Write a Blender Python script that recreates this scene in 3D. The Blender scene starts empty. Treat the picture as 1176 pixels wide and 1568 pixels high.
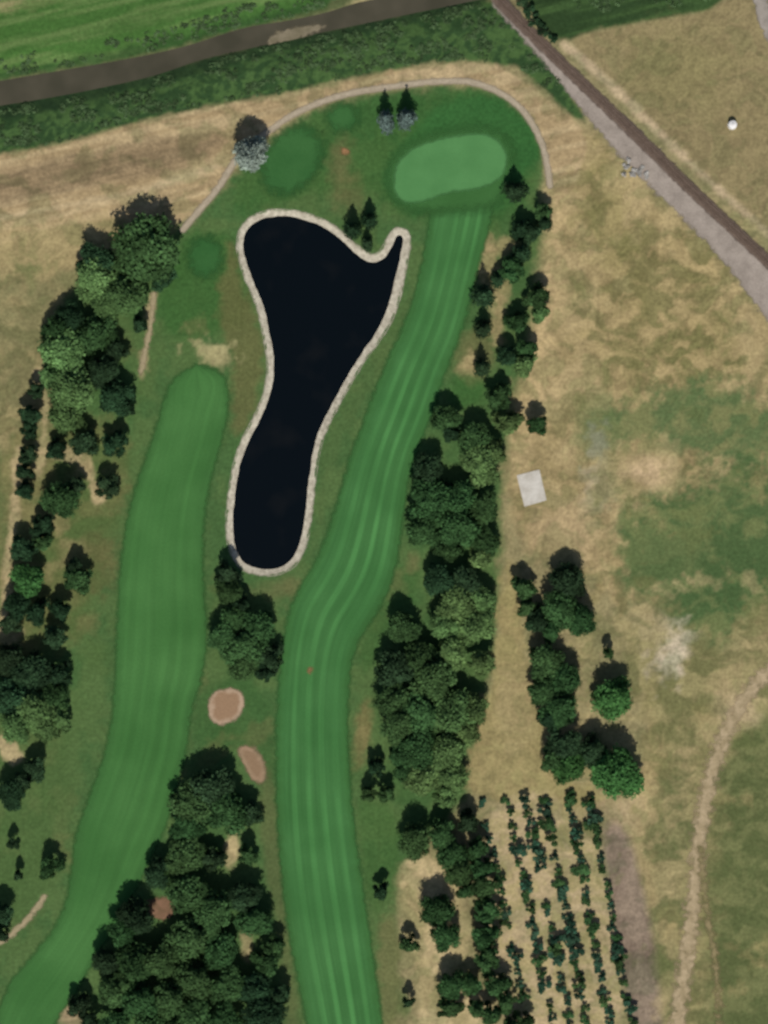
import bpy, math, random
import numpy as np
from mathutils import Vector, Matrix
random.seed(7); rng=np.random.default_rng(11)
S=0.25; CX,CY=588.0,784.0      # survey units (0.25 m) -> metres
SUN_EL=53.0
K=(0.88,0.87,0.83)
def lin(c):
    o=[]
    for v,k in zip(c,K):
        v=v/255.0
        o.append((v/12.92 if v<=0.04045 else ((v+0.055)/1.055)**2.4)/k)
    return np.array(o)
sc=bpy.context.scene
# ---------------------------------------------------------------- noise / sdf
TAB=rng.random((256,256))
def vnoise(x,y,s=0):
    x=x+s*17.3; y=y+s*41.7
    xi=np.floor(x).astype(int); yi=np.floor(y).astype(int)
    fx=x-xi; fy=y-yi; fx=fx*fx*(3-2*fx); fy=fy*fy*(3-2*fy)
    a=TAB[xi%256,yi%256]; b=TAB[(xi+1)%256,yi%256]; c=TAB[xi%256,(yi+1)%256]; d=TAB[(xi+1)%256,(yi+1)%256]
    return (a*(1-fx)+b*fx)*(1-fy)+(c*(1-fx)+d*fx)*fy
def fbm(x,y,s=0,o=4):
    t=0;a=1;n=0
    for i in range(o):
        t=t+a*vnoise(x*2**i,y*2**i,s+i*3); n+=a; a*=0.55
    return t/n
def chaikin(p,n=2,closed=True):
    p=np.array(p,float)
    for _ in range(n):
        if closed:
            q=np.roll(p,-1,0); a=p*0.75+q*0.25; b=p*0.25+q*0.75
            p=np.empty((len(a)*2,2)); p[0::2]=a; p[1::2]=b
        else:
            a=p[:-1]*0.75+p[1:]*0.25; b=p[:-1]*0.25+p[1:]*0.75
            m=np.empty((len(a)*2,2)); m[0::2]=a; m[1::2]=b
            p=np.vstack([p[:1],m,p[-1:]])
    return p
def dist_pl(p,X,Y,closed):
    d=np.full(X.shape,1e9); n=len(p)
    for i in range(n if closed else n-1):
        ax,ay=p[i]; bx,by=p[(i+1)%n]
        dx,dy=bx-ax,by-ay; L=dx*dx+dy*dy+1e-9
        t=np.clip(((X-ax)*dx+(Y-ay)*dy)/L,0,1)
        d=np.minimum(d,(X-ax-t*dx)**2+(Y-ay-t*dy)**2)
    return np.sqrt(d)
def inside(p,X,Y):
    r=np.zeros(X.shape,bool); n=len(p)
    for i in range(n):
        ax,ay=p[i]; bx,by=p[(i+1)%n]
        if ay==by: continue
        r^=((ay>Y)!=(by>Y))&(X<(bx-ax)*(Y-ay)/(by-ay)+ax)
    return r
class Poly:
    def __init__(s,p,sm=2): s.p=chaikin(p,sm)
    def bb(s): return (*s.p.min(0),*s.p.max(0))
    def f(s,X,Y):
        d=dist_pl(s.p,X,Y,True); return np.where(inside(s.p,X,Y),-d,d)
class Line:
    def __init__(s,p,w,w2=None,sm=2):
        s.p=chaikin(p,sm,False); s.w=w
    def bb(s): return (*(s.p.min(0)-s.w),*(s.p.max(0)+s.w))
    def f(s,X,Y): return dist_pl(s.p,X,Y,False)-s.w/2
class Ell:
    def __init__(s,x,y,a,b,r=0): s.a=(x,y,a,b,math.radians(r))
    def bb(s):
        x,y,a,b,r=s.a; m=max(a,b); return (x-m,y-m,x+m,y+m)
    def f(s,X,Y):
        x,y,a,b,r=s.a; dx=X-x; dy=Y-y
        u=dx*math.cos(r)+dy*math.sin(r); v=-dx*math.sin(r)+dy*math.cos(r)
        return (np.sqrt((u/a)**2+(v/b)**2)-1)*min(a,b)
# ---------------------------------------------------------------- shapes
POND=Poly([(370,375),(380,345),(410,331),(450,331),(490,344),(520,364),(545,390),(568,404),(588,398),(600,378),(609,358),(619,364),(611,400),(602,440),(590,482),(574,512),(550,545),(525,588),(505,625),(487,660),(477,700),(472,740),(468,785),(460,832),(445,862),(415,873),(380,868),(364,850),(356,820),(358,770),(365,720),(378,680),(400,640),(416,600),(421,555),(412,505),(403,465),(383,420)])
CANAL=Poly([(-400,190),(-60,132),(0,122),(130,100),(220,84),(290,68),(350,47),(390,37),(430,32),(500,18),(545,2),(600,-8),(700,-16),(760,-30),(900,-80),(1300,-160),(1300,-130),(900,-45),(760,-8),(700,6),(620,22),(545,38),(500,47),(420,65),(360,78),(300,92),(240,115),(140,137),(70,150),(0,161),(-60,170),(-400,225)])
RAIL=[(690,-80),(763,0),(838,76),(915,150),(990,222),(1060,292),(1176,400),(1400,610)]
def pondbank_w(X,Y): return 10.5+4.5*np.exp(-((X-600)**2+(Y-450)**2)/80**2)
# ---------------------------------------------------------------- ground sheet
fx=np.arange(-60,1237,2.5); fy=np.arange(-60,1629,2.5)
far=np.array([160,420,900,1900,4000,9000,22000.])
gx=np.concatenate([(-60-far)[::-1],fx,1237+far]); gy=np.concatenate([(-60-far)[::-1],fy,1629+far])
X,Y=np.meshgrid(gx,gy)
col=np.zeros(X.shape+(3,)); 
def sst(e0,e1,v):
    t=np.clip((v-e0)/(e1-e0),0,1); return t*t*(3-2*t)
n1=fbm(X/38,Y/38,1); n2=fbm(X/14,Y/14,5); n3=fbm(X/90,Y/90,9)
ca,sa=math.cos(math.radians(-13)),math.sin(math.radians(-13))
U=X*ca+Y*sa; V=-X*sa+Y*ca
ns=fbm(U/130,V/9,13); ns2=fbm(U/60,V/5,21)
WX=X+60*(fbm(X/50,Y/50,41)-.5); WY=Y+60*(fbm(X/50,Y/50,47)-.5)
nw=fbm(WX/30,WY/20,51,5); nf=fbm(WX/11,WY/8,57,4)
col[:]=lin((130,120,84))
def zone(c,shape,soft=10,st=1.0,amp=0,c2=None,m=None,thr=0.5):
    global col
    x0,y0,x1,y1=shape.bb(); mg=soft+amp+4
    ix=np.where((gx>x0-mg)&(gx<x1+mg))[0]; iy=np.where((gy>y0-mg)&(gy<y1+mg))[0]
    if len(ix)==0 or len(iy)==0: return
    sl=(slice(iy[0],iy[-1]+1),slice(ix[0],ix[-1]+1))
    d=shape.f(X[sl],Y[sl])+(n2[sl]-0.5)*amp*3+(n1[sl]-.5)*amp*2
    a=sst(soft,-soft,d)*st
    cc=np.broadcast_to(lin(c),a.shape+(3,))
    if c2 is not None:
        mm=(m if m is not None else n1)[sl]; t=sst(thr-0.14,thr+0.14,mm)[...,None]
        cc=cc*(1-t)+lin(c2)*t
    col[sl]=col[sl]*(1-a[...,None])+cc*a[...,None]
# --- broad land cover
zone((132,120,82),Poly([(-400,370),(120,340),(120,600),(60,1100),(-400,1200)]),20,1,8,(116,110,74))
zone((65,92,50),Poly([(290,345),(360,260),(450,185),(540,150),(700,125),(800,150),(840,260),(840,400),(800,600),(770,700),(770,900),(760,1000),(735,1200),(640,1300),(600,1420),(640,1620),(-200,1800),(-200,1150),(40,980),(60,800),(90,640),(70,480),(180,380)]),12,1,8,(76,98,54))
zone((104,102,62),Poly([(20,640),(200,640),(200,760),(150,900),(130,1000),(-60,1010),(-60,800)]),18,.7,14,(78,92,50))
zone((84,98,55),Poly([(-80,1120),(110,1100),(120,1250),(60,1420),(-80,1480)]),15,.7,12,(68,90,48))
# east field
zone((155,137,97),Poly([(840,170),(905,195),(960,255),(1060,350),(1110,405),(1500,900),(1500,1500),(1000,1500),(960,1230),(1000,1080),(930,900),(890,860),(800,860),(770,740),(800,600),(830,470),(850,300)]),14,1,10,(138,122,84))
zone((118,108,68),Ell(1020,470,110,140,20),40,.65,25,(150,132,90),nw)
zone((116,108,66),Ell(930,340,30,100,-12),26,.6,20)
zone((112,106,66),Ell(1080,540,80,50,10),30,.6,25,(140,124,84),nw)
zone((166,145,104),Poly([(835,250),(870,260),(860,450),(840,640),(800,700),(800,560),(825,440)]),14,.8,8)
zone((110,106,68),Poly([(960,880),(1180,820),(1500,900),(1500,1900),(1020,1900),(1010,1500),(1000,1300),(1010,1150),(950,1000)]),30,.95,20,(128,120,80),nw)
zone((78,98,58),Poly([(985,600),(1100,575),(1230,640),(1230,740),(1100,700),(1000,690),(920,680),(900,640)]),22,.9,26,(106,110,68),nw,.53)
zone((66,88,50),Poly([(950,780),(1040,740),(1176,700),(1250,740),(1250,880),(1170,930),(1100,1000),(1040,960),(960,900),(940,840)]),26,.95,30,(94,104,62),nw,.53)
zone((92,104,62),Ell(910,660,30,50,0),20,.75,16)
zone((84,98,58),Ell(1020,860,60,50,0),20,.7,20)
zone((82,90,53),Poly([(1110,1110),(1250,1080),(1300,1700),(1080,1700),(1080,1500),(1090,1300)]),22,.92,16,(100,104,64),nw,.53)
zone((90,95,58),Poly([(1000,1180),(1075,1170),(1050,1420),(1010,1640),(990,1300)]),20,.75,16,(124,114,78),nw)
# corridor + nursery soil
zone((152,134,92),Poly([(765,860),(800,860),(800,1000),(830,1100),(850,1190),(930,1210),(950,1240),(720,1230),(715,1160),(745,1060),(760,1000)]),8,1,8,(132,122,80),nw)
zone((168,149,112),Poly([(715,1215),(910,1215),(985,1620),(760,1620)]),8,1,4,(148,134,94),nf)
zone((166,148,108),Poly([(605,1340),(640,1310),(700,1320),(720,1420),(720,1500),(760,1540),(760,1640),(640,1640),(640,1500),(615,1420)]),10,1,8,(148,134,94))
zone((113,97,82),Poly([(915,1260),(950,1250),(975,1320),(1000,1420),(1020,1640),(975,1640),(940,1400)]),8,.95,3,(126,110,92))
zone((158,138,104),Ell(940,1240,45,22,0),14,.8,10)
# north of canal
zone((62,94,43),Poly([(-400,-200),(560,-200),(545,0),(350,46),(220,84),(0,120),(-400,190)],1),4,1,3,(88,110,60),ns,.56)
zone((140,130,90),Poly([(-400,-100),(210,-100),(120,0),(0,20),(-400,60)]),8,.75,5,(100,114,66),ns2,.5)
zone((94,112,64),Line([(120,60),(250,20),(400,-15)],16),10,.5,6,(66,96,46),ns2,.5)
zone((42,66,34),Poly([(-60,122),(0,108),(120,88),(260,58),(340,36),(400,22),(540,-14),(545,10),(390,44),(350,54),(220,92),(0,128),(-60,140)]),7,.75,5)
BANK=Poly([(-400,195),(-60,165),(0,158),(140,134),(240,112),(360,76),(420,64),(545,36),(620,20),(760,-14),(800,40),(860,120),(905,192),(875,178),(820,125),(775,98),(700,92),(600,106),(500,128),(430,146),(350,156),(200,188),(100,220),(0,236),(-400,300)],1)
zone((46,68,38),BANK,5,1,4,(66,90,48),nf,.5)
zone((34,50,30),Poly([(-60,160),(0,152),(140,128),(240,105),(360,70),(545,30),(700,0),(760,-20),(770,0),(620,34),(420,80),(240,130),(70,168),(-60,190)],1),5,.8,4)
zone((44,62,34),Poly([(790,-60),(1110,-60),(1110,14),(1000,32),(900,50),(862,66),(845,58),(810,20)],1),6,1,4,(60,82,44),ns,.55)
# tan strip
STRIP=Poly([(-400,300),(0,238),(100,222),(200,192),(350,160),(450,142),(600,110),(700,97),(760,99),(800,122),(860,170),(905,205),(880,300),(840,290),(828,220),(790,160),(740,132),(680,126),(600,134),(520,148),(450,176),(400,215),(365,250),(330,295),(290,345),(170,335),(60,352),(0,375),(-400,440)],1)
zone((162,142,105),STRIP,4,1,4,(146,126,91),ns,.52)
zone((114,98,72),Poly([(-400,325),(-60,275),(60,250),(200,220),(330,195),(350,215),(330,240),(200,275),(60,305),(-60,325),(-400,390)]),12,.9,6,(132,113,83),ns2,.5)
zone((170,151,115),Line([(-60,345),(60,322),(200,298),(330,255)],8),6,.7,3)
zone((150,133,92),Poly([(-400,380),(0,352),(180,330),(285,345),(180,385),(100,420),(0,430),(-400,450)]),15,.7,10)
# NE field
zone((134,119,84),Poly([(870,66),(900,50),(1000,32),(1115,12),(1150,-60),(1700,-60),(1700,700),(1176,368),(1060,262),(930,130)],1),5,1,3,(122,110,76),nw)
zone((116,110,70),Ell(1040,110,80,60,0),40,.5,20)
zone((170,150,117),Line([(862,66),(935,128),(1040,235),(1176,358),(1300,470)],12),5,.85,3)
# golf course turf
zone((54,87,43),Poly([(455,190),(540,150),(630,150),(700,134),(765,146),(812,188),(830,245),(810,290),(770,340),(740,380),(650,330),(600,330),(560,290),(480,300),(400,320),(370,330),(350,300),(400,230)]),14,.95,8,(62,92,46))
zone((49,90,44),Poly([(640,190),(700,138),(765,150),(812,190),(826,240),(800,275),(780,320),(640,330),(590,300),(590,240)]),11,.9,6)
zone((104,98,62),Ell(522,258,16,40,8),14,.65,8)
zone((98,94,58),Ell(535,300,20,30,0),14,.5,8)
zone((55,88,42),Poly([(245,410),(285,360),(350,350),(365,400),(390,470),(350,520),(240,520)]),15,.85,8)
zone((98,92,56),Poly([(350,360),(368,420),(398,500),(405,560),(395,620),(365,680),(352,620),(360,560),(330,500),(340,440)]),10,.65,8)
zone((150,142,99),Ell(322,538,34,17,10),9,.95,14)
zone((140,130,90),Ell(335,552,22,14,10),8,.5,10)
zone((76,94,52),Poly([(640,430),(625,500),(570,590),(520,680),(495,790),(475,860),(430,905),(400,900),(390,885),(450,880),(480,840),(485,740),(500,660),(560,560),(610,480)]),8,.5,6)
zone((96,96,60),Ell(425,905,35,14,-10),10,.6,8)
zone((104,98,62),Poly([(690,530),(730,500),(760,520),(745,590),(705,580)]),10,.6,8)
for e in [(745,400,20,40),(765,470,14,50),(800,620,20,40),(720,560,14,20),(770,380,22,16)]:
    zone((152,134,94),Ell(*e),9,.8,8)
zone((54,88,42),Ell(715,600,30,26),10,.8,6)
zone((116,104,66),Ell(556,1125,12,44,5),7,.8,6)
zone((60,90,44),Poly([(540,1210),(610,1240),(620,1300),(580,1420),(555,1350)]),10,.6,6)
zone((108,104,66),Poly([(580,1390),(610,1400),(620,1568),(590,1640),(575,1500)]),10,.7,8)
zone((56,86,44),Poly([(300,1040),(420,1040),(425,1240),(400,1200),(380,1140),(290,1150)]),10,.7,5)
zone((88,92,56),Poly([(395,1150),(425,1200),(440,1420),(465,1600),(440,1640),(430,1450),(400,1300)]),8,.6,5)
zone((58,88,44),Poly([(590,870),(640,850),(650,900),(600,950),(560,1050),(545,1000)]),10,.7,6)
zone((108,98,64),Ell(632,860,14,16),8,.5,6)
zone((164,146,106),Ell(356,1295,10,32,5),5,.9,4)
zone((152,136,98),Ell(378,1448,8,24,0),5,.9,4)
zone((150,128,98),Ell(110,1555,20,16),7,.8,4)
zone((92,88,54),Ell(150,860,24,50,5),18,.5,12)
for l,w in [([(55,570),(72,620),(60,720)],13),([(28,690),(26,760),(12,860),(4,960)],12),([(70,690),(130,700),(150,760)],22),([(0,1140),(25,1160)],22),([(5,985),(30,965)],14),([(232,455),(226,510),(218,575)],9)]:
    zone((160,142,104),Line(l,w),5,.85,6)
for xx,yy,aa in [(85,800,20),(130,720,18),(75,870,10),(10,985,12),(110,835,14)]:
    zone((136,122,84),Ell(xx,yy,aa,aa*.8),10,.6,12)
# bare patches in east field
zone((180,165,138),Ell(1028,1000,22,36,15),16,.9,18)
zone((166,148,114),Ell(1000,960,30,20,60),16,.6,18)
zone((174,150,114),Ell(992,722,40,20,0),12,.9,12)
zone((158,144,116),Ell(914,745,20,38,0),14,.75,16)
zone((158,137,100),Ell(860,820,60,45,10),25,.7,16)
zone((152,135,96),Ell(790,1080,30,60,0),16,.5,14)
zone((168,147,112),Ell(1130,1085,30,30,0),14,.7,12)
zone((128,126,104),Ell(915,670,14,22,0),8,.6,14)
zone((150,132,94),Line([(1176,960),(1120,1010),(1100,1090),(1060,1160)],30),18,.5,18)
for i in range(110):
    x=random.uniform(860,1176); y=random.uniform(250,1560)
    zone(random.choice([(164,146,104),(110,104,64),(94,100,58),(146,130,88)]),Ell(x,y,random.uniform(5,30),random.uniform(4,16),random.uniform(0,180)),10,.4,18)
for i in range(70):
    x=random.uniform(0,640); y=random.uniform(380,1560)
    if 350<x<600 and y<900: continue
    zone(random.choice([(100,98,60),(60,88,44),(70,92,48)]),Ell(x,y,random.uniform(8,26),random.uniform(6,18),random.uniform(0,180)),12,.4,14)
# natural variation, stronger on the dry land
dry=np.clip((col[...,0]-col[...,1])/(col[...,0]+1e-6)*5+.25,0.2,1)
mt=sst(.36,.64,nw)-.5; mf=sst(.34,.66,nf)-.5
vv=1+dry*(.26*mt+.20*mf)+.16*(n3-.5)+.14*(fbm(X/5,Y/5,33,3)-.5)*2
col*=vv[...,None]
gr=np.clip(-mt*dry*.16,0,1)
col[...,0]*=1-gr; col[...,2]*=1-gr*.8
# heights
sp=POND.f(X,Y); scn=CANAL.f(X,Y)
pw=pondbank_w(X,Y)
Z=np.zeros(X.shape)
Z-=1.3*sst(pw-1,0,sp)
s=np.clip((scn*S+1.5)/11,0,1)
Z=np.where(scn*S<9.6,np.minimum(Z,-2.6*(1-s)),Z)
def grid_obj(name,X,Y,Z,cellmask,attrs,mat):
    ny,nx=X.shape
    idx=np.arange(nx*ny).reshape(ny,nx)
    q=np.stack([idx[1:,:-1],idx[1:,1:],idx[:-1,1:],idx[:-1,:-1]],-1)[cellmask]
    used=np.unique(q); rm=np.full(nx*ny,-1); rm[used]=np.arange(len(used)); q=rm[q]
    co=np.stack([(X.ravel()[used]-CX)*S,(CY-Y.ravel()[used])*S,Z.ravel()[used]],-1)
    me=bpy.data.meshes.new(name)
    me.vertices.add(len(co)); me.vertices.foreach_set('co',co.astype('f').ravel())
    me.loops.add(len(q)*4); me.loops.foreach_set('vertex_index',q.ravel().astype('i'))
    me.polygons.add(len(q)); me.polygons.foreach_set('loop_start',(np.arange(len(q))*4).astype('i'))
    me.polygons.foreach_set('loop_total',np.full(len(q),4,'i'))
    for k,a in attrs.items():
        if a.ndim==3:
            at=me.attributes.new(k,'FLOAT_COLOR','POINT'); b=np.ones((len(used),4),'f'); b[:,:3]=a.reshape(-1,3)[used]; at.data.foreach_set('color',b.ravel())
        else:
            at=me.attributes.new(k,'FLOAT','POINT'); at.data.foreach_set('value',a.ravel()[used].astype('f'))
    me.update(calc_edges=True); me.validate()
    me.polygons.foreach_set('use_smooth',np.ones(len(q),bool))
    ob=bpy.data.objects.new(name,me); sc.collection.objects.link(ob); me.materials.append(mat)
    return ob
# ---------------------------------------------------------------- materials
def newmat(n):
    m=bpy.data.materials.new(n); m.use_nodes=True; nt=m.node_tree
    for x in list(nt.nodes): nt.nodes.remove(x)
    out=nt.nodes.new('ShaderNodeOutputMaterial'); b=nt.nodes.new('ShaderNodeBsdfPrincipled')
    b.inputs['Roughness'].default_value=.95; b.inputs['Specular IOR Level'].default_value=.06
    nt.links.new(b.outputs[0],out.inputs[0]); return m,nt,b,out
def N(nt,t,**k):
    n=nt.nodes.new(t)
    for a,b in k.items(): setattr(n,a,b)
    return n
def noise(nt,scale,detail=3,vec=None):
    n=N(nt,'ShaderNodeTexNoise'); n.inputs['Scale'].default_value=scale; n.inputs['Detail'].default_value=min(detail,2)
    if vec is None:
        g=N(nt,'ShaderNodeNewGeometry'); vec=g.outputs['Position']
    nt.links.new(vec,n.inputs['Vector']); return n.outputs['Fac']
def mr(nt,v,a,b,c,d,it='LINEAR'):
    m=N(nt,'ShaderNodeMapRange',interpolation_type=it)
    nt.links.new(v,m.inputs[0])
    for i,x in enumerate((a,b,c,d)): m.inputs[i+1].default_value=x
    return m.outputs[0]
def mixc(nt,f,a,b,mode='MIX'):
    m=N(nt,'ShaderNodeMix',data_type='RGBA',blend_type=mode)
    for s_,v_ in ((0,f),(6,a),(7,b)):
        if hasattr(v_,'links') or hasattr(v_,'is_linked'): nt.links.new(v_,m.inputs[s_])
        elif s_==0: m.inputs[0].default_value=v_
        else: m.inputs[s_].default_value=(*v_[:3],1)
    return m.outputs[2]
def scalec(nt,c,f):
    v=N(nt,'ShaderNodeVectorMath',operation='SCALE'); 
    if hasattr(c,'links'): nt.links.new(c,v.inputs[0])
    else: v.inputs[0].default_value=tuple(c[:3])
    nt.links.new(f,v.inputs['Scale']); return v.outputs[0]
def math_(nt,op,a,b):
    m=N(nt,'ShaderNodeMath',operation=op)
    for i,v_ in enumerate((a,b)):
        if hasattr(v_,'links'): nt.links.new(v_,m.inputs[i])
        else: m.inputs[i].default_value=v_
    return m.outputs[0]
gm,nt,b,_=newmat('dry_and_green_grass')
a=N(nt,'ShaderNodeAttribute',attribute_name='Col')
f=mr(nt,noise(nt,.8,3),.3,.7,.84,1.16)
nt.links.new(scalec(nt,a.outputs['Color'],f),b.inputs['Base Color'])
ground=grid_obj('ground',X,Y,Z,np.ones((X.shape[0]-1,X.shape[1]-1),bool),{'Col':col},gm)

def sheet_mat(name,c1,c2,nscale=.3,soft=2,amp=3,ncon=(.35,.65),rough=.95,spec=.06,stripes=None,fine=.08,alpha=True,inner=None,edge=None):
    m,nt,b,out=newmat(name)
    b.inputs['Roughness'].default_value=rough; b.inputs['Specular IOR Level'].default_value=spec
    f=mr(nt,noise(nt,nscale,3),ncon[0],ncon[1],0,1)
    c=mixc(nt,f,lin(c1),lin(c2))
    if inner or edge:
        dd=N(nt,'ShaderNodeAttribute',attribute_name='sdf').outputs['Fac']
        dd=math_(nt,'ADD',dd,mr(nt,noise(nt,.25,3),.25,.75,-4,4))
        if inner: c=mixc(nt,mr(nt,dd,-3,-10,0,1,'SMOOTHSTEP'),c,lin(inner))
        if edge: c=mixc(nt,mr(nt,dd,-16,-1,0,.8,'SMOOTHSTEP'),c,lin(edge))
    if stripes:
        u=N(nt,'ShaderNodeAttribute',attribute_name='u').outputs['Fac']
        g=N(nt,'ShaderNodeNewGeometry'); sx=N(nt,'ShaderNodeSeparateXYZ'); nt.links.new(g.outputs['Position'],sx.inputs[0])
        cb=N(nt,'ShaderNodeCombineXYZ')
        nt.links.new(math_(nt,'MULTIPLY',u,stripes[0]),cb.inputs[0]); nt.links.new(math_(nt,'MULTIPLY',sx.outputs[1],.012),cb.inputs[1])
        st=mr(nt,noise(nt,1,3,cb.outputs[0]),.35,.68,1-stripes[1],1+stripes[1])
        sn=math_(nt,'SINE',math_(nt,'MULTIPLY',u,stripes[2]*2*math.pi),0.0)
        st2=mr(nt,sn,-.1,1,0,stripes[3],'SMOOTHSTEP')
        brk=mr(nt,noise(nt,.03,2),.36,.58,.3,1)
        mid=math_(nt,'MULTIPLY',mr(nt,u,.1,.3,0,1),mr(nt,u,.78,.92,1,0))
        st2=math_(nt,'ADD',math_(nt,'MULTIPLY',math_(nt,'MULTIPLY',st2,mid),brk),1.0)
        c=scalec(nt,c,math_(nt,'MULTIPLY',st,st2))
    c=scalec(nt,c,mr(nt,noise(nt,1.3,3),.3,.7,1-fine,1+fine))
    nt.links.new(c,b.inputs['Base Color'])
    if alpha:
        d=N(nt,'ShaderNodeAttribute',attribute_name='sdf').outputs['Fac']
        d=math_(nt,'ADD',d,mr(nt,noise(nt,.4,3),.25,.75,-amp,amp))
        al=mr(nt,d,-soft,soft,1,0,'SMOOTHSTEP')
        tr=N(nt,'ShaderNodeBsdfTransparent'); mx=N(nt,'ShaderNodeMixShader')
        nt.links.new(al,mx.inputs[0]); nt.links.new(tr.outputs[0],mx.inputs[1]); nt.links.new(b.outputs[0],mx.inputs[2]); nt.links.new(mx.outputs[0],out.inputs[0])
    return m
def sheet(name,shape,z,mat,step=2.0,mg=5,lr=None,zf=None,lo=None,off=0):
    x0,y0,x1,y1=shape.bb()
    xs=np.arange(max(x0,-300)-mg-step,min(x1,1500)+mg+step,step); ys=np.arange(max(y0,-300)-mg-step,min(y1,1900)+mg+step,step)
    X,Y=np.meshgrid(xs,ys); d=shape.f(X,Y)-off
    dm=np.minimum(np.minimum(d[1:,:-1],d[1:,1:]),np.minimum(d[:-1,1:],d[:-1,:-1]))
    mask=dm<mg
    if lo is not None: mask&=dm>lo
    at={'sdf':d}
    if lr:
        L=chaikin(lr[0],2,False); R=chaikin(lr[1],2,False)
        a=dist_pl(L,X,Y,False); b_=dist_pl(R,X,Y,False); at['u']=a/(a+b_+1e-6)
    Zs=np.full(X.shape,float(z)) if zf is None else zf(X,Y,d)
    return grid_obj(name,X,Y,Zs,mask,at,mat)
# fairways
RL=[(662,312),(653,360),(645,410),(622,490),(588,560),(557,640),(529,720),(507,800),(484,860),(450,912),(436,960),(426,1040),(422,1130),(423,1250),(431,1350),(445,1450),(468,1560),(483,1640)]
RR=[(758,296),(747,360),(728,430),(708,510),(682,570),(660,640),(630,710),(618,790),(606,880),(577,940),(540,995),(532,1080),(536,1200),(547,1300),(562,1400),(577,1500),(586,1570),(590,1640)]
LL=[(300,558),(262,580),(248,620),(232,675),(210,735),(192,800),(181,900),(178,980),(175,1070),(162,1150),(138,1215),(115,1275),(108,1345),(92,1410),(48,1465),(8,1510),(-30,1640)]
LR=[(300,558),(342,568),(353,615),(339,680),(318,750),(311,830),(312,900),(318,960),(312,1035),(292,1085),(287,1150),(270,1205),(256,1262),(226,1325),(202,1375),(174,1425),(146,1465),(124,1510),(88,1560),(40,1640)]
fm=sheet_mat('mown_fairway_turf',(56,99,51),(63,107,57),.05,5,2.5,stripes=(18,.08,5.2,.46),fine=.05,edge=(55,94,47))
fm2=sheet_mat('mown_fairway_turf_smooth',(57,98,48),(67,109,56),.04,5,2.5,stripes=(12,.06,6,.07),fine=.06,edge=(56,94,47))
sheet('fairway',Poly(RL+RR[::-1],1),.02,fm,2,10,(RL,RR))
sheet('fairway',Poly(LL+LR[::-1],1),.02,fm2,2,10,(LL,LR))
# greens / tees
green=Poly([(603,275),(608,247),(640,222),(690,209),(742,203),(770,220),(778,250),(765,276),(730,290),(690,293),(655,306),(622,313),(605,297)])
sheet('green_apron',Poly([(592,275),(600,242),(635,214),(690,199),(748,194),(781,212),(788,255),(775,290),(755,320),(665,325),(625,322),(598,303)]),.04,sheet_mat('apron_turf',(54,93,46),(58,98,50),.06,14,4),2,18)
sheet('putting_green',green,.06,sheet_mat('green_turf',(73,119,67),(80,127,73),.08,4.2,1.4,fine=.04),1.5,8)
tm=sheet_mat('tee_turf',(48,88,44),(55,95,49),.08,11,5)
for e in [(447,245,40,56,35),(525,180,24,20,0),(314,393,25,30,0)]:
    sheet('tee_box',Ell(*e),.04,tm,2,17)
# pond
def bz(X,Y,d): return -.5+.5*np.clip((d)/pondbank_w(X,Y),-.3,1)*1.04
bankm=sheet_mat('pale_gravel_bank',(158,149,128),(186,177,154),.5,2.4,1.2,fine=.14)
class PB:
    def bb(s): x0,y0,x1,y1=POND.bb(); return x0-16,y0-16,x1+16,y1+16
bk=PB()
def mkbank():
    x0,y0,x1,y1=bk.bb(); xs=np.arange(x0-4,x1+4,1.5); ys=np.arange(y0-4,y1+4,1.5); X,Y=np.meshgrid(xs,ys); d=POND.f(X,Y); w=pondbank_w(X,Y)
    wob=(fbm(X/12,Y/12,71,3)-.5)*2.4
    dm=d[:-1,:-1]; wm=w[:-1,:-1]
    grid_obj('pond_bank',X,Y,bz(X,Y,d+wob)+.02,(dm>-6)&(dm<wm+5),{'sdf':d-w},bankm)
mkbank()
wm,nt,b,out=newmat('dark_pond_water')
b.inputs['Roughness'].default_value=.12; b.inputs['Specular IOR Level'].default_value=.25
c=mixc(nt,mr(nt,noise(nt,.06,4),.55,.75,0,1),(.0018,.0036,.0048),(.0055,.0066,.007)); nt.links.new(c,b.inputs['Base Color'])
bp=N(nt,'ShaderNodeBump'); bp.inputs['Strength'].default_value=.15; nt.links.new(noise(nt,1.5,3),bp.inputs['Height']); nt.links.new(bp.outputs[0],b.inputs['Normal'])
sheet('pond',POND,-.47,wm,4,8)
cm,nt,b,out=newmat('muddy_canal_water')
c=mixc(nt,mr(nt,noise(nt,.08,4),.35,.7,0,1),lin((62,59,45)),lin((76,71,56))); nt.links.new(c,b.inputs['Base Color']); b.inputs['Roughness'].default_value=.25; b.inputs['Specular IOR Level'].default_value=.3
sheet('canal_water',CANAL,-2.27,cm,4,6)
sheet('mud_bank',Poly([(408,62),(425,47),(465,38),(500,36),(490,48),(450,60),(415,68)]),-2.2,sheet_mat('wet_mud',(122,112,90),(106,98,76),.3,3,4),2)
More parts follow.
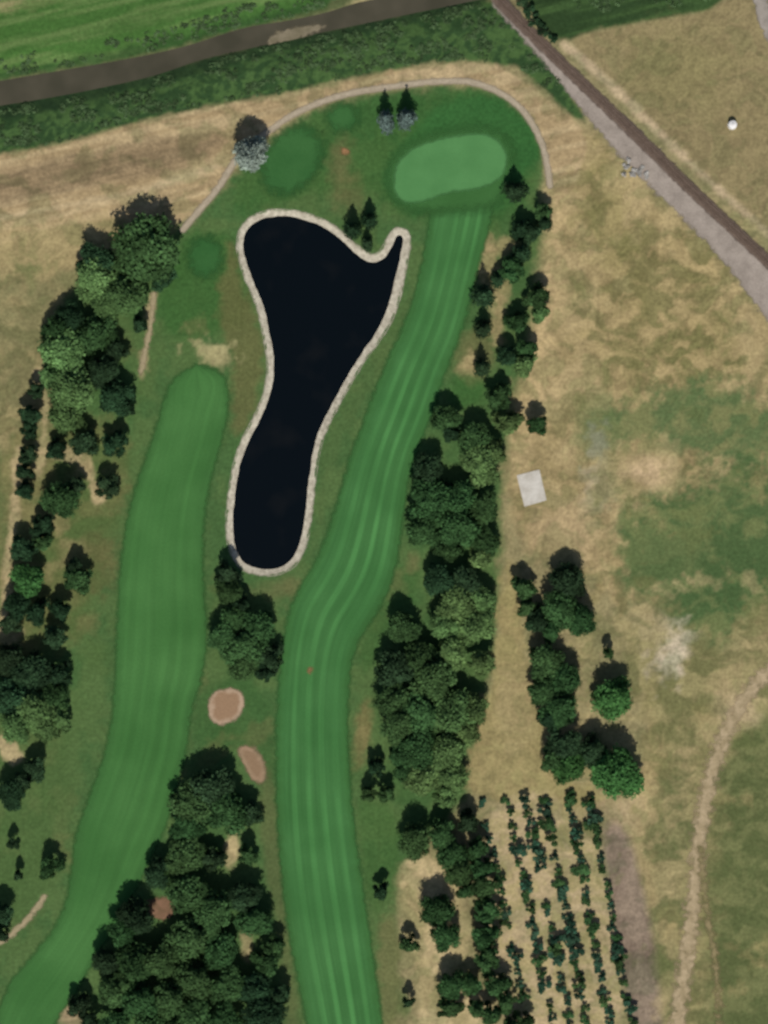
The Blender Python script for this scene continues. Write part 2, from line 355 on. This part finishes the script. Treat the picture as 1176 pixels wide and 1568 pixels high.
# bunkers
bm1=sheet_mat('bunker_sand',(156,132,106),(166,142,116),.25,3,2.2,inner=(140,113,86))
sheet('sand_bunker',Poly([(318,1080),(325,1060),(350,1053),(372,1060),(375,1080),(365,1100),(340,1112),(322,1103)]),.05,bm1,1.5)
sheet('sand_bunker',Poly([(362,1145),(380,1140),(398,1152),(408,1180),(404,1200),(388,1198),(374,1172)]),.05,sheet_mat('shaded_bunker_sand',(140,120,92),(146,120,94),.25,4,3,inner=(132,108,82)),1.5,7)  # duller sand colours stand in for the tree shadow across this bunker
sheet('sand_bunker',Ell(248,1391,24,17,0),.05,sheet_mat('red_sand',(128,98,76),(106,84,62),.3,3,3),1.5)
osm=sheet_mat('orange_soil',(146,108,74),(124,98,64),.5,3,3)
sheet('bare_soil_patch',Ell(527,232,6,5,0),.05,osm,1.5)
sheet('bare_soil_patch',Ell(476,1027,3.5,3.5,0),.05,osm,1.5)
# paths
pm=sheet_mat('cart_path_gravel',(150,137,114),(166,152,128),.4,2.6,1.4,fine=.1)
sheet('cart_path',Line([(280,352),(305,322),(335,288),(358,248),(375,228),(412,200),(452,172),(520,145),(600,132),(680,123),(735,126),(790,155),(822,198),(838,245),(842,285)],9),.055,pm,1.5)
pm2=sheet_mat('dirt_track',(142,130,98),(162,146,114),.4,3,3.5,fine=.1)
sheet('dirt_path',Line([(236,450),(231,500),(222,540),(217,568)],7),.03,pm2,1.5,7)
sheet('dirt_path',Line([(68,1372),(48,1402),(22,1428),(-10,1450),(-60,1470)],8),.03,pm2,1.5,7)
tmq=sheet_mat('worn_dirt_track',(168,149,116),(142,126,94),.3,7,8,fine=.1)
sheet('dirt_track',Line([(1260,960),(1176,1025),(1128,1085),(1092,1170),(1075,1250),(1066,1340),(1056,1440),(1038,1560),(1030,1660)],20),.03,tmq,2,16)
sheet('dirt_track',Line([(1072,1300),(1082,1400),(1098,1480),(1105,1640)],7),.035,sheet_mat('faint_track',(134,120,86),(116,108,72),.3,5,6),2,12)
sheet('gravel_road',Line([(1150,-60),(1166,10),(1185,60),(1230,120)],22),.03,sheet_mat('grey_gravel',(132,124,112),(148,139,126),.3,3,3),2)
cpm=sheet_mat('concrete',(172,165,150),(192,186,172),.25,fine=.07,alpha=False)
def solid(name,pts,z0,z1,mat):
    me=bpy.data.meshes.new(name); n=len(pts)
    w=[((x-CX)*S,(CY-y)*S) for x,y in pts]
    me.from_pydata([(x,y,z0) for x,y in w]+[(x,y,z1) for x,y in w],[],[tuple(range(n))[::-1] ,tuple(range(n,2*n))]+[(i,(i+1)%n,(i+1)%n+n,i+n) for i in range(n)])
    me.materials.append(mat); o=bpy.data.objects.new(name,me); sc.collection.objects.link(o); return o
solid('concrete_pad',[(791,728),(803,776),(837,766),(826,719)],-.1,.15,cpm)
# ---------------------------------------------------------------- railway
rail=bpy.data.objects.new('railway_track',None); sc.collection.objects.link(rail)
gm2=sheet_mat('grey_ballast_gravel',(136,125,112),(152,140,126),.2,4,4,fine=.12)
RA=[(715,-60),(748,0),(800,58),(852,118),(895,172),(925,208),(965,255),(1060,348),(1115,405),(1176,492),(1300,640),(1420,640),(1176,394),(1060,284),(990,212),(915,142),(840,70),(775,0),(730,-60)]
o=sheet('gravel_verge',Poly(RA,1),.05,gm2,2.5,9); o.parent=rail
o=sheet('ballast_bed',Line(RAIL,18),.3,sheet_mat('dark_ballast',(90,77,66),(104,89,76),.4,2.5,1.4,fine=.16),2,4,zf=lambda X,Y,d:np.clip(.35-.05*np.clip(d+4,0,8),0.08,.35)); o.parent=rail
Rp=chaikin(RAIL,2,False); Rw=np.stack([(Rp[:,0]-CX)*S,(CY-Rp[:,1])*S],-1)
seg=np.linalg.norm(np.diff(Rw,axis=0),axis=1); cum=np.concatenate([[0],np.cumsum(seg)])
def at(s):
    x=np.interp(s,cum,Rw[:,0]); y=np.interp(s,cum,Rw[:,1]); e=.5
    tx=np.interp(s+e,cum,Rw[:,0])-np.interp(s-e,cum,Rw[:,0]); ty=np.interp(s+e,cum,Rw[:,1])-np.interp(s-e,cum,Rw[:,1]); l=math.hypot(tx,ty)
    return x,y,tx/l,ty/l
def boxes(name,items,mat,parent):
    V=[];F=[]
    for cx,cy,cz,tx,ty,l,w,h in items:
        k=len(V)
        for dz in(-h/2,h/2):
            for a_,b_ in((-1,-1),(1,-1),(1,1),(-1,1)):
                V.append((cx+tx*a_*l/2-ty*b_*w/2,cy+ty*a_*l/2+tx*b_*w/2,cz+dz))
        F+=[(k+3,k+2,k+1,k),(k+4,k+5,k+6,k+7)]+[(k+i,k+(i+1)%4,k+4+(i+1)%4,k+4+i) for i in range(4)]
    me=bpy.data.meshes.new(name); me.from_pydata(V,[],F); me.materials.append(mat); o=bpy.data.objects.new(name,me); sc.collection.objects.link(o); o.parent=parent; return o
sl=[];rl=[];T=cum[-1]-1
t=1.
while t<T:
    x,y,tx,ty=at(t); sl.append((x,y,.40,tx,ty,.28,2.6,.16)); t+=.65
t=1.
while t<T:
    x,y,tx,ty=at(t+1)
    for sgn in(-1,1): rl.append((x-ty*sgn*.75,y+tx*sgn*.75,.56,tx,ty,2.0,.09,.15))
    t+=2
wood=sheet_mat('timber_sleeper',(78,64,54),(94,80,68),1,alpha=False); steel=sheet_mat('rusty_rail_steel',(120,100,84),(140,120,104),1,alpha=False,rough=.5,spec=.4)
boxes('sleepers',sl,wood,rail); boxes('rails',rl,steel,rail)
# ---------------------------------------------------------------- trees
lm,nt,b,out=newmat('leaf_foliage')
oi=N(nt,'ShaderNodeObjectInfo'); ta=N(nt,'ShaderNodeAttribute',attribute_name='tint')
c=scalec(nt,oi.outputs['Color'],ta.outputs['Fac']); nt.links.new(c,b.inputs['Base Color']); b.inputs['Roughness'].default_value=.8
bark=sheet_mat('bark',(80,66,50),(60,50,40),2,alpha=False)
def limb(V,F,a,b_,r0,r1,n=6):
    a=np.array(a,float); b_=np.array(b_,float); d=b_-a; d/=np.linalg.norm(d); u=np.cross(d,(0.3,1,.1)); u/=np.linalg.norm(u); w=np.cross(d,u); k=len(V)
    for p,r in((a,r0),(b_,r1)):
        for i in range(n):
            t=2*math.pi*i/n; V.append(p+r*(math.cos(t)*u+math.sin(t)*w))
    for i in range(n): F.append((k+i,k+(i+1)%n,k+n+(i+1)%n,k+n+i))
def leafquads(g,P,nrm,leaf):
    nl=len(P); nrm=nrm/np.linalg.norm(nrm,axis=1)[:,None]
    tt=np.cross(nrm,g.normal(size=(nl,3))); tt/=np.linalg.norm(tt,axis=1)[:,None]; bb=np.cross(nrm,tt)
    sz=leaf*g.uniform(.5,1.3,nl)[:,None]; asp=g.uniform(.55,.95,nl)[:,None]
    return np.stack([P-tt*sz,P-bb*sz*asp,P+tt*sz,P+bb*sz*asp],1).reshape(-1,3)
def quadmesh(name,AV,A,nb,tn,mats):
    me=bpy.data.meshes.new(name)
    me.vertices.add(len(AV)); me.vertices.foreach_set('co',AV.astype('f').ravel())
    me.loops.add(len(A)*4); me.loops.foreach_set('vertex_index',A.ravel().astype('i')); me.polygons.add(len(A))
    me.polygons.foreach_set('loop_start',(np.arange(len(A))*4).astype('i')); me.polygons.foreach_set('loop_total',np.full(len(A),4,'i'))
    mi=np.zeros(len(A),'i'); mi[nb:]=len(mats)-1
    for m in mats: me.materials.append(m)
    me.polygons.foreach_set('material_index',mi)
    a_=me.attributes.new('tint','FLOAT','POINT'); a_.data.foreach_set('value',tn.astype('f'))
    me.update(calc_edges=True); return me
# dark core added inside each lobe to stop rays, shade put in its tint
CSV=[];CSF=[]
for ax in range(3):
    for sg in(-1,1):
        k=len(CSV)
        for i in range(3):
            for j in range(3):
                p=np.zeros(3); p[ax]=sg; p[(ax+1)%3]=(i-1); p[(ax+2)%3]=(j-1); CSV.append(p/np.linalg.norm(p))
        for i in range(2):
            for j in range(2): CSF.append((k+i*3+j,k+(i+1)*3+j,k+(i+1)*3+j+1,k+i*3+j+1))
CSV=np.array(CSV);CSF=np.array(CSF)
def tree_mesh(name,seed,R,H,nl,leaf,lobes,kind='b'):
    g=np.random.default_rng(seed); V=[];F=[]
    limb(V,F,(0,0,-.1),(0,0,H*.35),R*.06+.08,R*.045+.05); limb(V,F,(0,0,H*.35),(R*.05,0,H*.75),R*.045+.05,R*.02)
    L=[]
    if kind=='b':
        for i in range(lobes):
            t=2*math.pi*(i*.618+g.random()*.2); rr=R*.74*math.sqrt((i+.3)/lobes)*g.uniform(.78,1.14)
            zz=H*(.74-.32*(rr/(R*.68))**2+ g.uniform(-.12,.09)); lr=R*g.uniform(.16,.42)
            L.append((rr*math.cos(t),rr*math.sin(t),zz,lr,lr*g.uniform(.75,1.0),g.uniform(.62,1.4)))
    else:
        for i in range(lobes):
            q=i/(lobes-1); zz=H*(.15+.78*q); lr=R*(.62*(1-q)**.8+.12); t=i*2.4
            L.append((R*.35*(1-q)*math.cos(t),R*.35*(1-q)*math.sin(t),zz,lr,H*.1,g.uniform(.8,1.2)))
    for l in L[::2]:
        limb(V,F,(0,0,H*.3),(l[0],l[1],l[2]),R*.03+.02,R*.01+.01,4)
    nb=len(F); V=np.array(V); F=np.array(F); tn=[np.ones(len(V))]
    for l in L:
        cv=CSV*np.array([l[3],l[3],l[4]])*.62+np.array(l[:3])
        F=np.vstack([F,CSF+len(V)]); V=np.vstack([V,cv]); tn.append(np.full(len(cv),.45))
    nvb=len(V)
    w=np.array([l[3]**2 for l in L]); w/=w.sum(); li=g.choice(len(L),nl,p=w); LA=np.array(L)[li]
    d=g.normal(size=(nl,3)); d/=np.linalg.norm(d,axis=1)[:,None]; 
    d[:,2]=np.where(d[:,2]<-.3,-d[:,2],d[:,2])
    rad=g.uniform(.5,1.0,nl)**.5*g.choice([.95,1,1.1,1.28],nl)
    P=LA[:,:3]+d*np.stack([LA[:,3],LA[:,3],LA[:,4]],1)*rad[:,None]
    q=leafquads(g,P,d*.8+g.normal(size=(nl,3))*.6+np.array([0,0,.35]),leaf)
    AV=np.vstack([V,q]); A=np.vstack([F,(np.arange(nl*4)+nvb).reshape(-1,4)])
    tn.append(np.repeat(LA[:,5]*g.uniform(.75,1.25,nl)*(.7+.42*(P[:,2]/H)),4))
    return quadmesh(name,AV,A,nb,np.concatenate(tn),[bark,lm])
BIG=[(tree_mesh('big_crown',100+i,9,16,4600,.50,26),9,16) for i in range(6)]
MED=[(tree_mesh('mid_crown',200+i,5,11,1900,.42,15),5,11) for i in range(6)]
CON=[(tree_mesh('conifer_crown',300+i,3.5,12,1100,.38,9,'c'),3.5,12) for i in range(3)]
SML=[(tree_mesh('sapling_crown',400+i,1.5,3.4,200,.26,6),1.5,3.4) for i in range(4)]
TONE={'L':(.100,.178,.058),'M':(.043,.094,.031),'D':(.026,.056,.024),'G':(.050,.14,.038),'P':(.36,.42,.38),'T':(.036,.085,.048)}
def tree(x,y,r,t='M',h=None,kind=None,name=None,parent=None,z=0,grow=1.14):
    rm=r*S*(grow if kind is None else 1)
    if kind is None: kind='B' if rm>6.2 else 'M'
    lst={'B':BIG,'M':MED,'C':CON,'S':SML}[kind]; me,R0,H0=random.choice(lst)
    if h is None: h=7.2+1.05*rm
    o=bpy.data.objects.new(name or {'B':'broadleaf_tree','M':'broadleaf_tree','C':'conifer_tree','S':'sapling'}[kind],me); sc.collection.objects.link(o)
    o.location=((x-CX)*S,(CY-y)*S,z); a=random.uniform(0,6.28); o.rotation_euler=(0,0,a)
    e=random.uniform(.9,1.12); o.scale=(rm/R0*e,rm/R0/e,h/H0)
    c=TONE[t]; j=random.uniform(.78,1.28); k=random.uniform(.86,1.14)
    o.color=(c[0]*j*k,c[1]*j,c[2]*j,1)
    if parent: o.parent=parent
    return o
TR=[(228,388,50,'M'),(200,400,26,'M'),(150,430,33,'L'),(192,455,34,'L'),(165,470,24,'L'),(150,405,28,'D'),(215,498,13,'D'),(252,425,20,'D'),
(105,540,36,'L'),(112,598,38,'L'),(150,515,30,'M'),(160,570,26,'D'),(90,510,24,'M'),(180,610,26,'D'),(105,640,26,'L'),(195,625,14,'D'),(85,575,20,'L'),(110,490,22,'D'),(180,540,16,'D'),
(56,600,12,'D'),(48,635,16,'D'),(45,660,13,'D'),(44,697,15,'D'),(40,722,13,'D'),(42,752,14,'D'),(130,680,20,'D'),(180,682,20,'D'),(90,690,16,'D'),
(165,748,18,'D'),(98,765,29,'M'),(120,745,14,'D'),(65,805,18,'D'),(38,842,20,'D'),(68,830,14,'M'),(120,888,20,'M'),(115,870,14,'D'),(45,885,26,'G'),(30,925,22,'D'),(58,935,20,'D'),(95,932,16,'D'),(86,976,18,'D'),(18,955,16,'D'),
(15,1010,24,'D'),(55,1030,30,'D'),(92,1030,20,'D'),(18,1065,32,'D'),(60,1085,32,'L'),(95,1098,20,'L'),(28,1110,24,'L'),(85,1065,22,'M'),(75,1115,20,'L'),
(58,1175,17,'D'),(20,1215,23,'D'),(38,1195,14,'D'),(22,1290,9,'D'),(30,1338,8,'D'),(80,1325,17,'M'),(4,1395,18,'D'),(2,1425,14,'D'),(125,1538,18,'D'),(140,1560,16,'D'),
(352,905,22,'M'),(349,880,19,'D'),(372,925,14,'D'),(345,975,25,'M'),(398,965,28,'M'),(372,990,32,'M'),(375,1015,24,'M'),(415,1005,20,'D'),(408,1028,16,'D'),(360,945,22,'M'),
(330,1205,34,'D'),(298,1230,34,'M'),(350,1240,34,'M'),(383,1245,18,'D'),(290,1262,26,'M'),(290,1305,28,'M'),(270,1320,18,'M'),(328,1315,18,'D'),(380,1308,15,'M'),(242,1335,22,'D'),
(210,1400,28,'D'),(290,1365,30,'M'),(190,1425,22,'M'),(375,1370,25,'D'),(330,1395,30,'M'),(390,1405,26,'M'),(418,1445,18,'M'),(292,1432,32,'M'),(340,1452,28,'M'),(408,1470,20,'M'),(165,1468,22,'D'),(208,1470,30,'M'),(250,1465,28,'M'),(178,1512,26,'M'),(185,1505,12,'G'),(218,1528,30,'M'),(260,1525,28,'M'),(300,1495,30,'M'),(300,1550,28,'M'),(350,1505,28,'M'),(345,1560,28,'M'),(388,1510,26,'D'),(405,1550,32,'D'),(430,1520,16,'D'),(232,1570,26,'M'),(180,1565,22,'M'),(270,1580,26,'M'),
(785,415,19,'M'),(822,458,19,'M'),(826,482,15,'L'),(790,495,17,'M'),(805,535,16,'M'),(775,545,16,'D'),(802,558,18,'L'),(765,610,20,'M'),(776,648,20,'L'),(683,640,22,'M'),(728,672,25,'M'),(735,712,30,'L'),(755,690,18,'L'),(820,652,15,'M'),(690,665,14,'D'),(812,360,15,'D'),(832,328,14,'M'),
(655,722,25,'D'),(660,768,34,'M'),(648,812,26,'M'),(700,765,28,'M'),(700,808,32,'M'),(738,778,25,'M'),(742,832,22,'M'),(735,855,18,'L'),(685,838,20,'M'),
(670,888,25,'D'),(712,892,25,'D'),(738,918,22,'L'),(700,925,30,'L'),(680,955,24,'L'),(728,958,26,'L'),(735,1015,20,'L'),(618,962,25,'M'),(606,1020,30,'D'),(640,1005,26,'M'),(665,1038,34,'M'),(690,1000,24,'L'),(603,1070,26,'M'),(645,1088,32,'M'),(690,1090,34,'L'),(725,1085,22,'L'),(610,1110,26,'M'),(640,1148,32,'M'),(682,1150,30,'L'),(712,1118,22,'L'),(650,1188,28,'L'),(690,1188,24,'L'),(680,1218,18,'L'),(612,1150,18,'M'),(620,1180,16,'M'),
(577,1175,14,'D'),(566,1213,12,'M'),(590,1213,13,'M'),
(635,1285,25,'M'),(676,1275,22,'M'),(692,1305,24,'M'),(715,1255,18,'D'),(702,1332,22,'M'),(668,1390,24,'M'),(682,1430,22,'M'),(712,1362,14,'M'),(735,1325,18,'M'),(738,1355,20,'M'),(742,1392,20,'M'),(742,1430,20,'M'),(748,1465,19,'M'),(692,1505,22,'M'),(722,1505,16,'M'),(758,1502,19,'M'),(752,1548,18,'M'),(775,1530,16,'M'),(688,1540,18,'M'),(730,1298,18,'M'),(800,1562,16,'M'),(783,1570,16,'M'),(730,1540,14,'M'),
(583,1362,13,'D'),(627,1442,14,'M'),(625,1532,9,'D'),
(800,900,19,'M'),(868,890,26,'D'),(858,930,30,'M'),(888,948,24,'M'),(820,948,20,'D'),(805,930,16,'M'),(843,965,18,'M'),(835,1012,27,'M'),(862,1040,26,'M'),(830,1055,24,'M'),(855,1085,26,'M'),(840,1100,20,'D'),(862,1140,26,'D'),(868,1170,27,'G'),(846,1165,20,'M'),(940,1180,40,'G'),(937,1068,30,'G'),(905,1150,24,'D'),(930,1000,9,'M')]
for t in TR: tree(*t)
tree(385,240,27,'P',20,name='silver_leaved_tree').color=(.30,.36,.30,1)
tree(590,188,16,'P',17,'C').color=(.12,.17,.15,1)
tree(623,186,17,'P',18,'C').color=(.12,.17,.15,1)
for x,y,r,h in [(540,354,15,14),(566,340,14,13),(562,374,11,9),(787,296,19,14),(798,352,18,13),(740,455,19,17),(740,505,16,13),(736,564,15,13),(832,345,14,14),(762,430,14,10),(797,390,17,12)]:
    tree(x,y,r,'D',h,'C')
# tree nursery
nur=bpy.data.objects.new('tree_nursery_rows',None); sc.collection.objects.link(nur)
for x0,sl_,n0 in [(735,.21,.8),(775,.20,.9),(803,.195,.92),(831,.19,.92),(868,.185,.92),(902,.18,.95)]:
    y=1222+random.uniform(0,10)
    while y<1600:
        if random.random()<n0:
            big=random.random()<.33
            tree(x0+(y-1215)*sl_+random.uniform(-3,3),y+random.uniform(-3,3),random.uniform(10.5,15) if big else random.uniform(7,9.5),random.choice('TTMM'),random.uniform(4.2,6) if big else random.uniform(2.6,3.8),'S',parent=nur)
        y+=random.uniform(14,22)
for x,y,r in [(808,18,11),(820,34,12),(833,50,11),(846,62,8),(800,4,11),(790,-8,10)]:
    tree(x,y,r,'D',4.2,'S',name='shrub')
for x,y,r in [(958,256,6),(968,266,7),(979,262,8),(990,268,6),(962,246,5),(955,268,5)]:
    tree(x,y,r,'P',1.2,'S',name='dry_grey_shrub').color=(.40,.38,.34,1)
# scrub on the canal banks: one mass of low leaf clumps
g=np.random.default_rng(77)
cx=g.uniform(-60,1150,16000); cy=g.uniform(-50,280,16000)
ins=(BANK.f(cx,cy)<-4)|((CANAL.f(cx,cy)>5)&(CANAL.f(cx,cy)<32)&(cy<150)&(cx<560))|((cx>860)&(cx<1100)&(cy<62-.05*cx)&(cy>-40))
dens=fbm(cx/26,cy/16,61)
ok=ins&(CANAL.f(cx,cy)>4)&(dens>.5)&(dist_pl(np.array(RAIL,float),cx,cy,False)>22)
cx=cx[ok][:1200]; cy=cy[ok][:1200]
dcan=CANAL.f(cx,cy)*S; zb=np.where(dcan<9.6,-2.6*(1-np.clip((dcan+1.5)/11,0,1)),0)
nc=len(cx); per=14; rr=g.uniform(.5,1.5,nc)
P=np.repeat(np.stack([(cx-CX)*S,(CY-cy)*S,zb],-1),per,0); d=g.normal(size=(nc*per,3)); d/=np.linalg.norm(d,axis=1)[:,None]; d[:,2]=np.abs(d[:,2])
R_=np.repeat(rr,per)[:,None]; P=P+d*R_*np.array([1,1,.5])
q=leafquads(g,P,d+np.array([0,0,.8])+g.normal(size=d.shape)*.3,.42)
me=quadmesh('bank_scrub',q,np.arange(len(q)).reshape(-1,4),0,np.repeat(np.repeat(g.uniform(.6,1.5,nc),per),4),[lm])
o=bpy.data.objects.new('bank_scrub',me); o.color=(.058,.098,.04,1); sc.collection.objects.link(o)
# white water tank
wt=bpy.data.objects.new('water_tank',None); sc.collection.objects.link(wt); wt.location=((1121-CX)*S,(CY-192)*S,0)
wp=sheet_mat('white_paint',(225,222,214),(205,200,192),1,alpha=False)
def cyl(name,prof,mat,par,n=24):
    V=[];F=[]
    for r,z in prof:
        for i in range(n): V.append((r*math.cos(6.28318*i/n),r*math.sin(6.28318*i/n),z))
    for j in range(len(prof)-1):
        for i in range(n): F.append((j*n+i,j*n+(i+1)%n,(j+1)*n+(i+1)%n,(j+1)*n+i))
    me=bpy.data.meshes.new(name); me.from_pydata(V,[],F); me.materials.append(mat); o=bpy.data.objects.new(name,me); sc.collection.objects.link(o); o.parent=par; return o
cyl('tank_body',[(1.5,0),(1.5,2.6),(1.58,2.62),(1.58,2.7),(.3,3.2),(.3,3.35),(.01,3.36)],wp,wt)
cyl('tank_footing',[(1.8,.0),(1.8,.12),(1.5,.13)],cpm,wt)
# ---------------------------------------------------------------- light
w=bpy.data.worlds.new('World'); sc.world=w; w.use_nodes=True; nt=w.node_tree
sky=nt.nodes.new('ShaderNodeTexSky'); sky.sky_type='NISHITA'; sky.sun_disc=False; sky.sun_elevation=math.radians(SUN_EL); sky.sun_rotation=math.radians(180)
bg=nt.nodes['Background']; bg.inputs['Strength'].default_value=.06; nt.links.new(sky.outputs[0],bg.inputs[0])
L=bpy.data.lights.new('sun','SUN'); L.energy=3.6; L.angle=math.radians(.5); L.color=(1,.965,.91)
so=bpy.data.objects.new('sun',L); sc.collection.objects.link(so)
dirv=Vector((-0.01,math.cos(math.radians(SUN_EL)),-math.sin(math.radians(SUN_EL))))
so.rotation_euler=dirv.to_track_quat('-Z','Y').to_euler()
sc.view_settings.view_transform='Standard'; sc.view_settings.look='None'; sc.view_settings.exposure=0
# ---------------------------------------------------------------- camera
Hc=1200.
cam=bpy.data.cameras.new('camera'); co=bpy.data.objects.new('camera',cam); sc.collection.objects.link(co)
co.location=(0,0,Hc); co.rotation_euler=(0,0,0); cam.lens=36*Hc/392.; cam.sensor_width=36; cam.clip_start=10; cam.clip_end=30000
cam.dof.use_dof=True; cam.dof.focus_distance=Hc/2; cam.dof.aperture_fstop=(cam.lens/1000)/.95
sc.camera=co
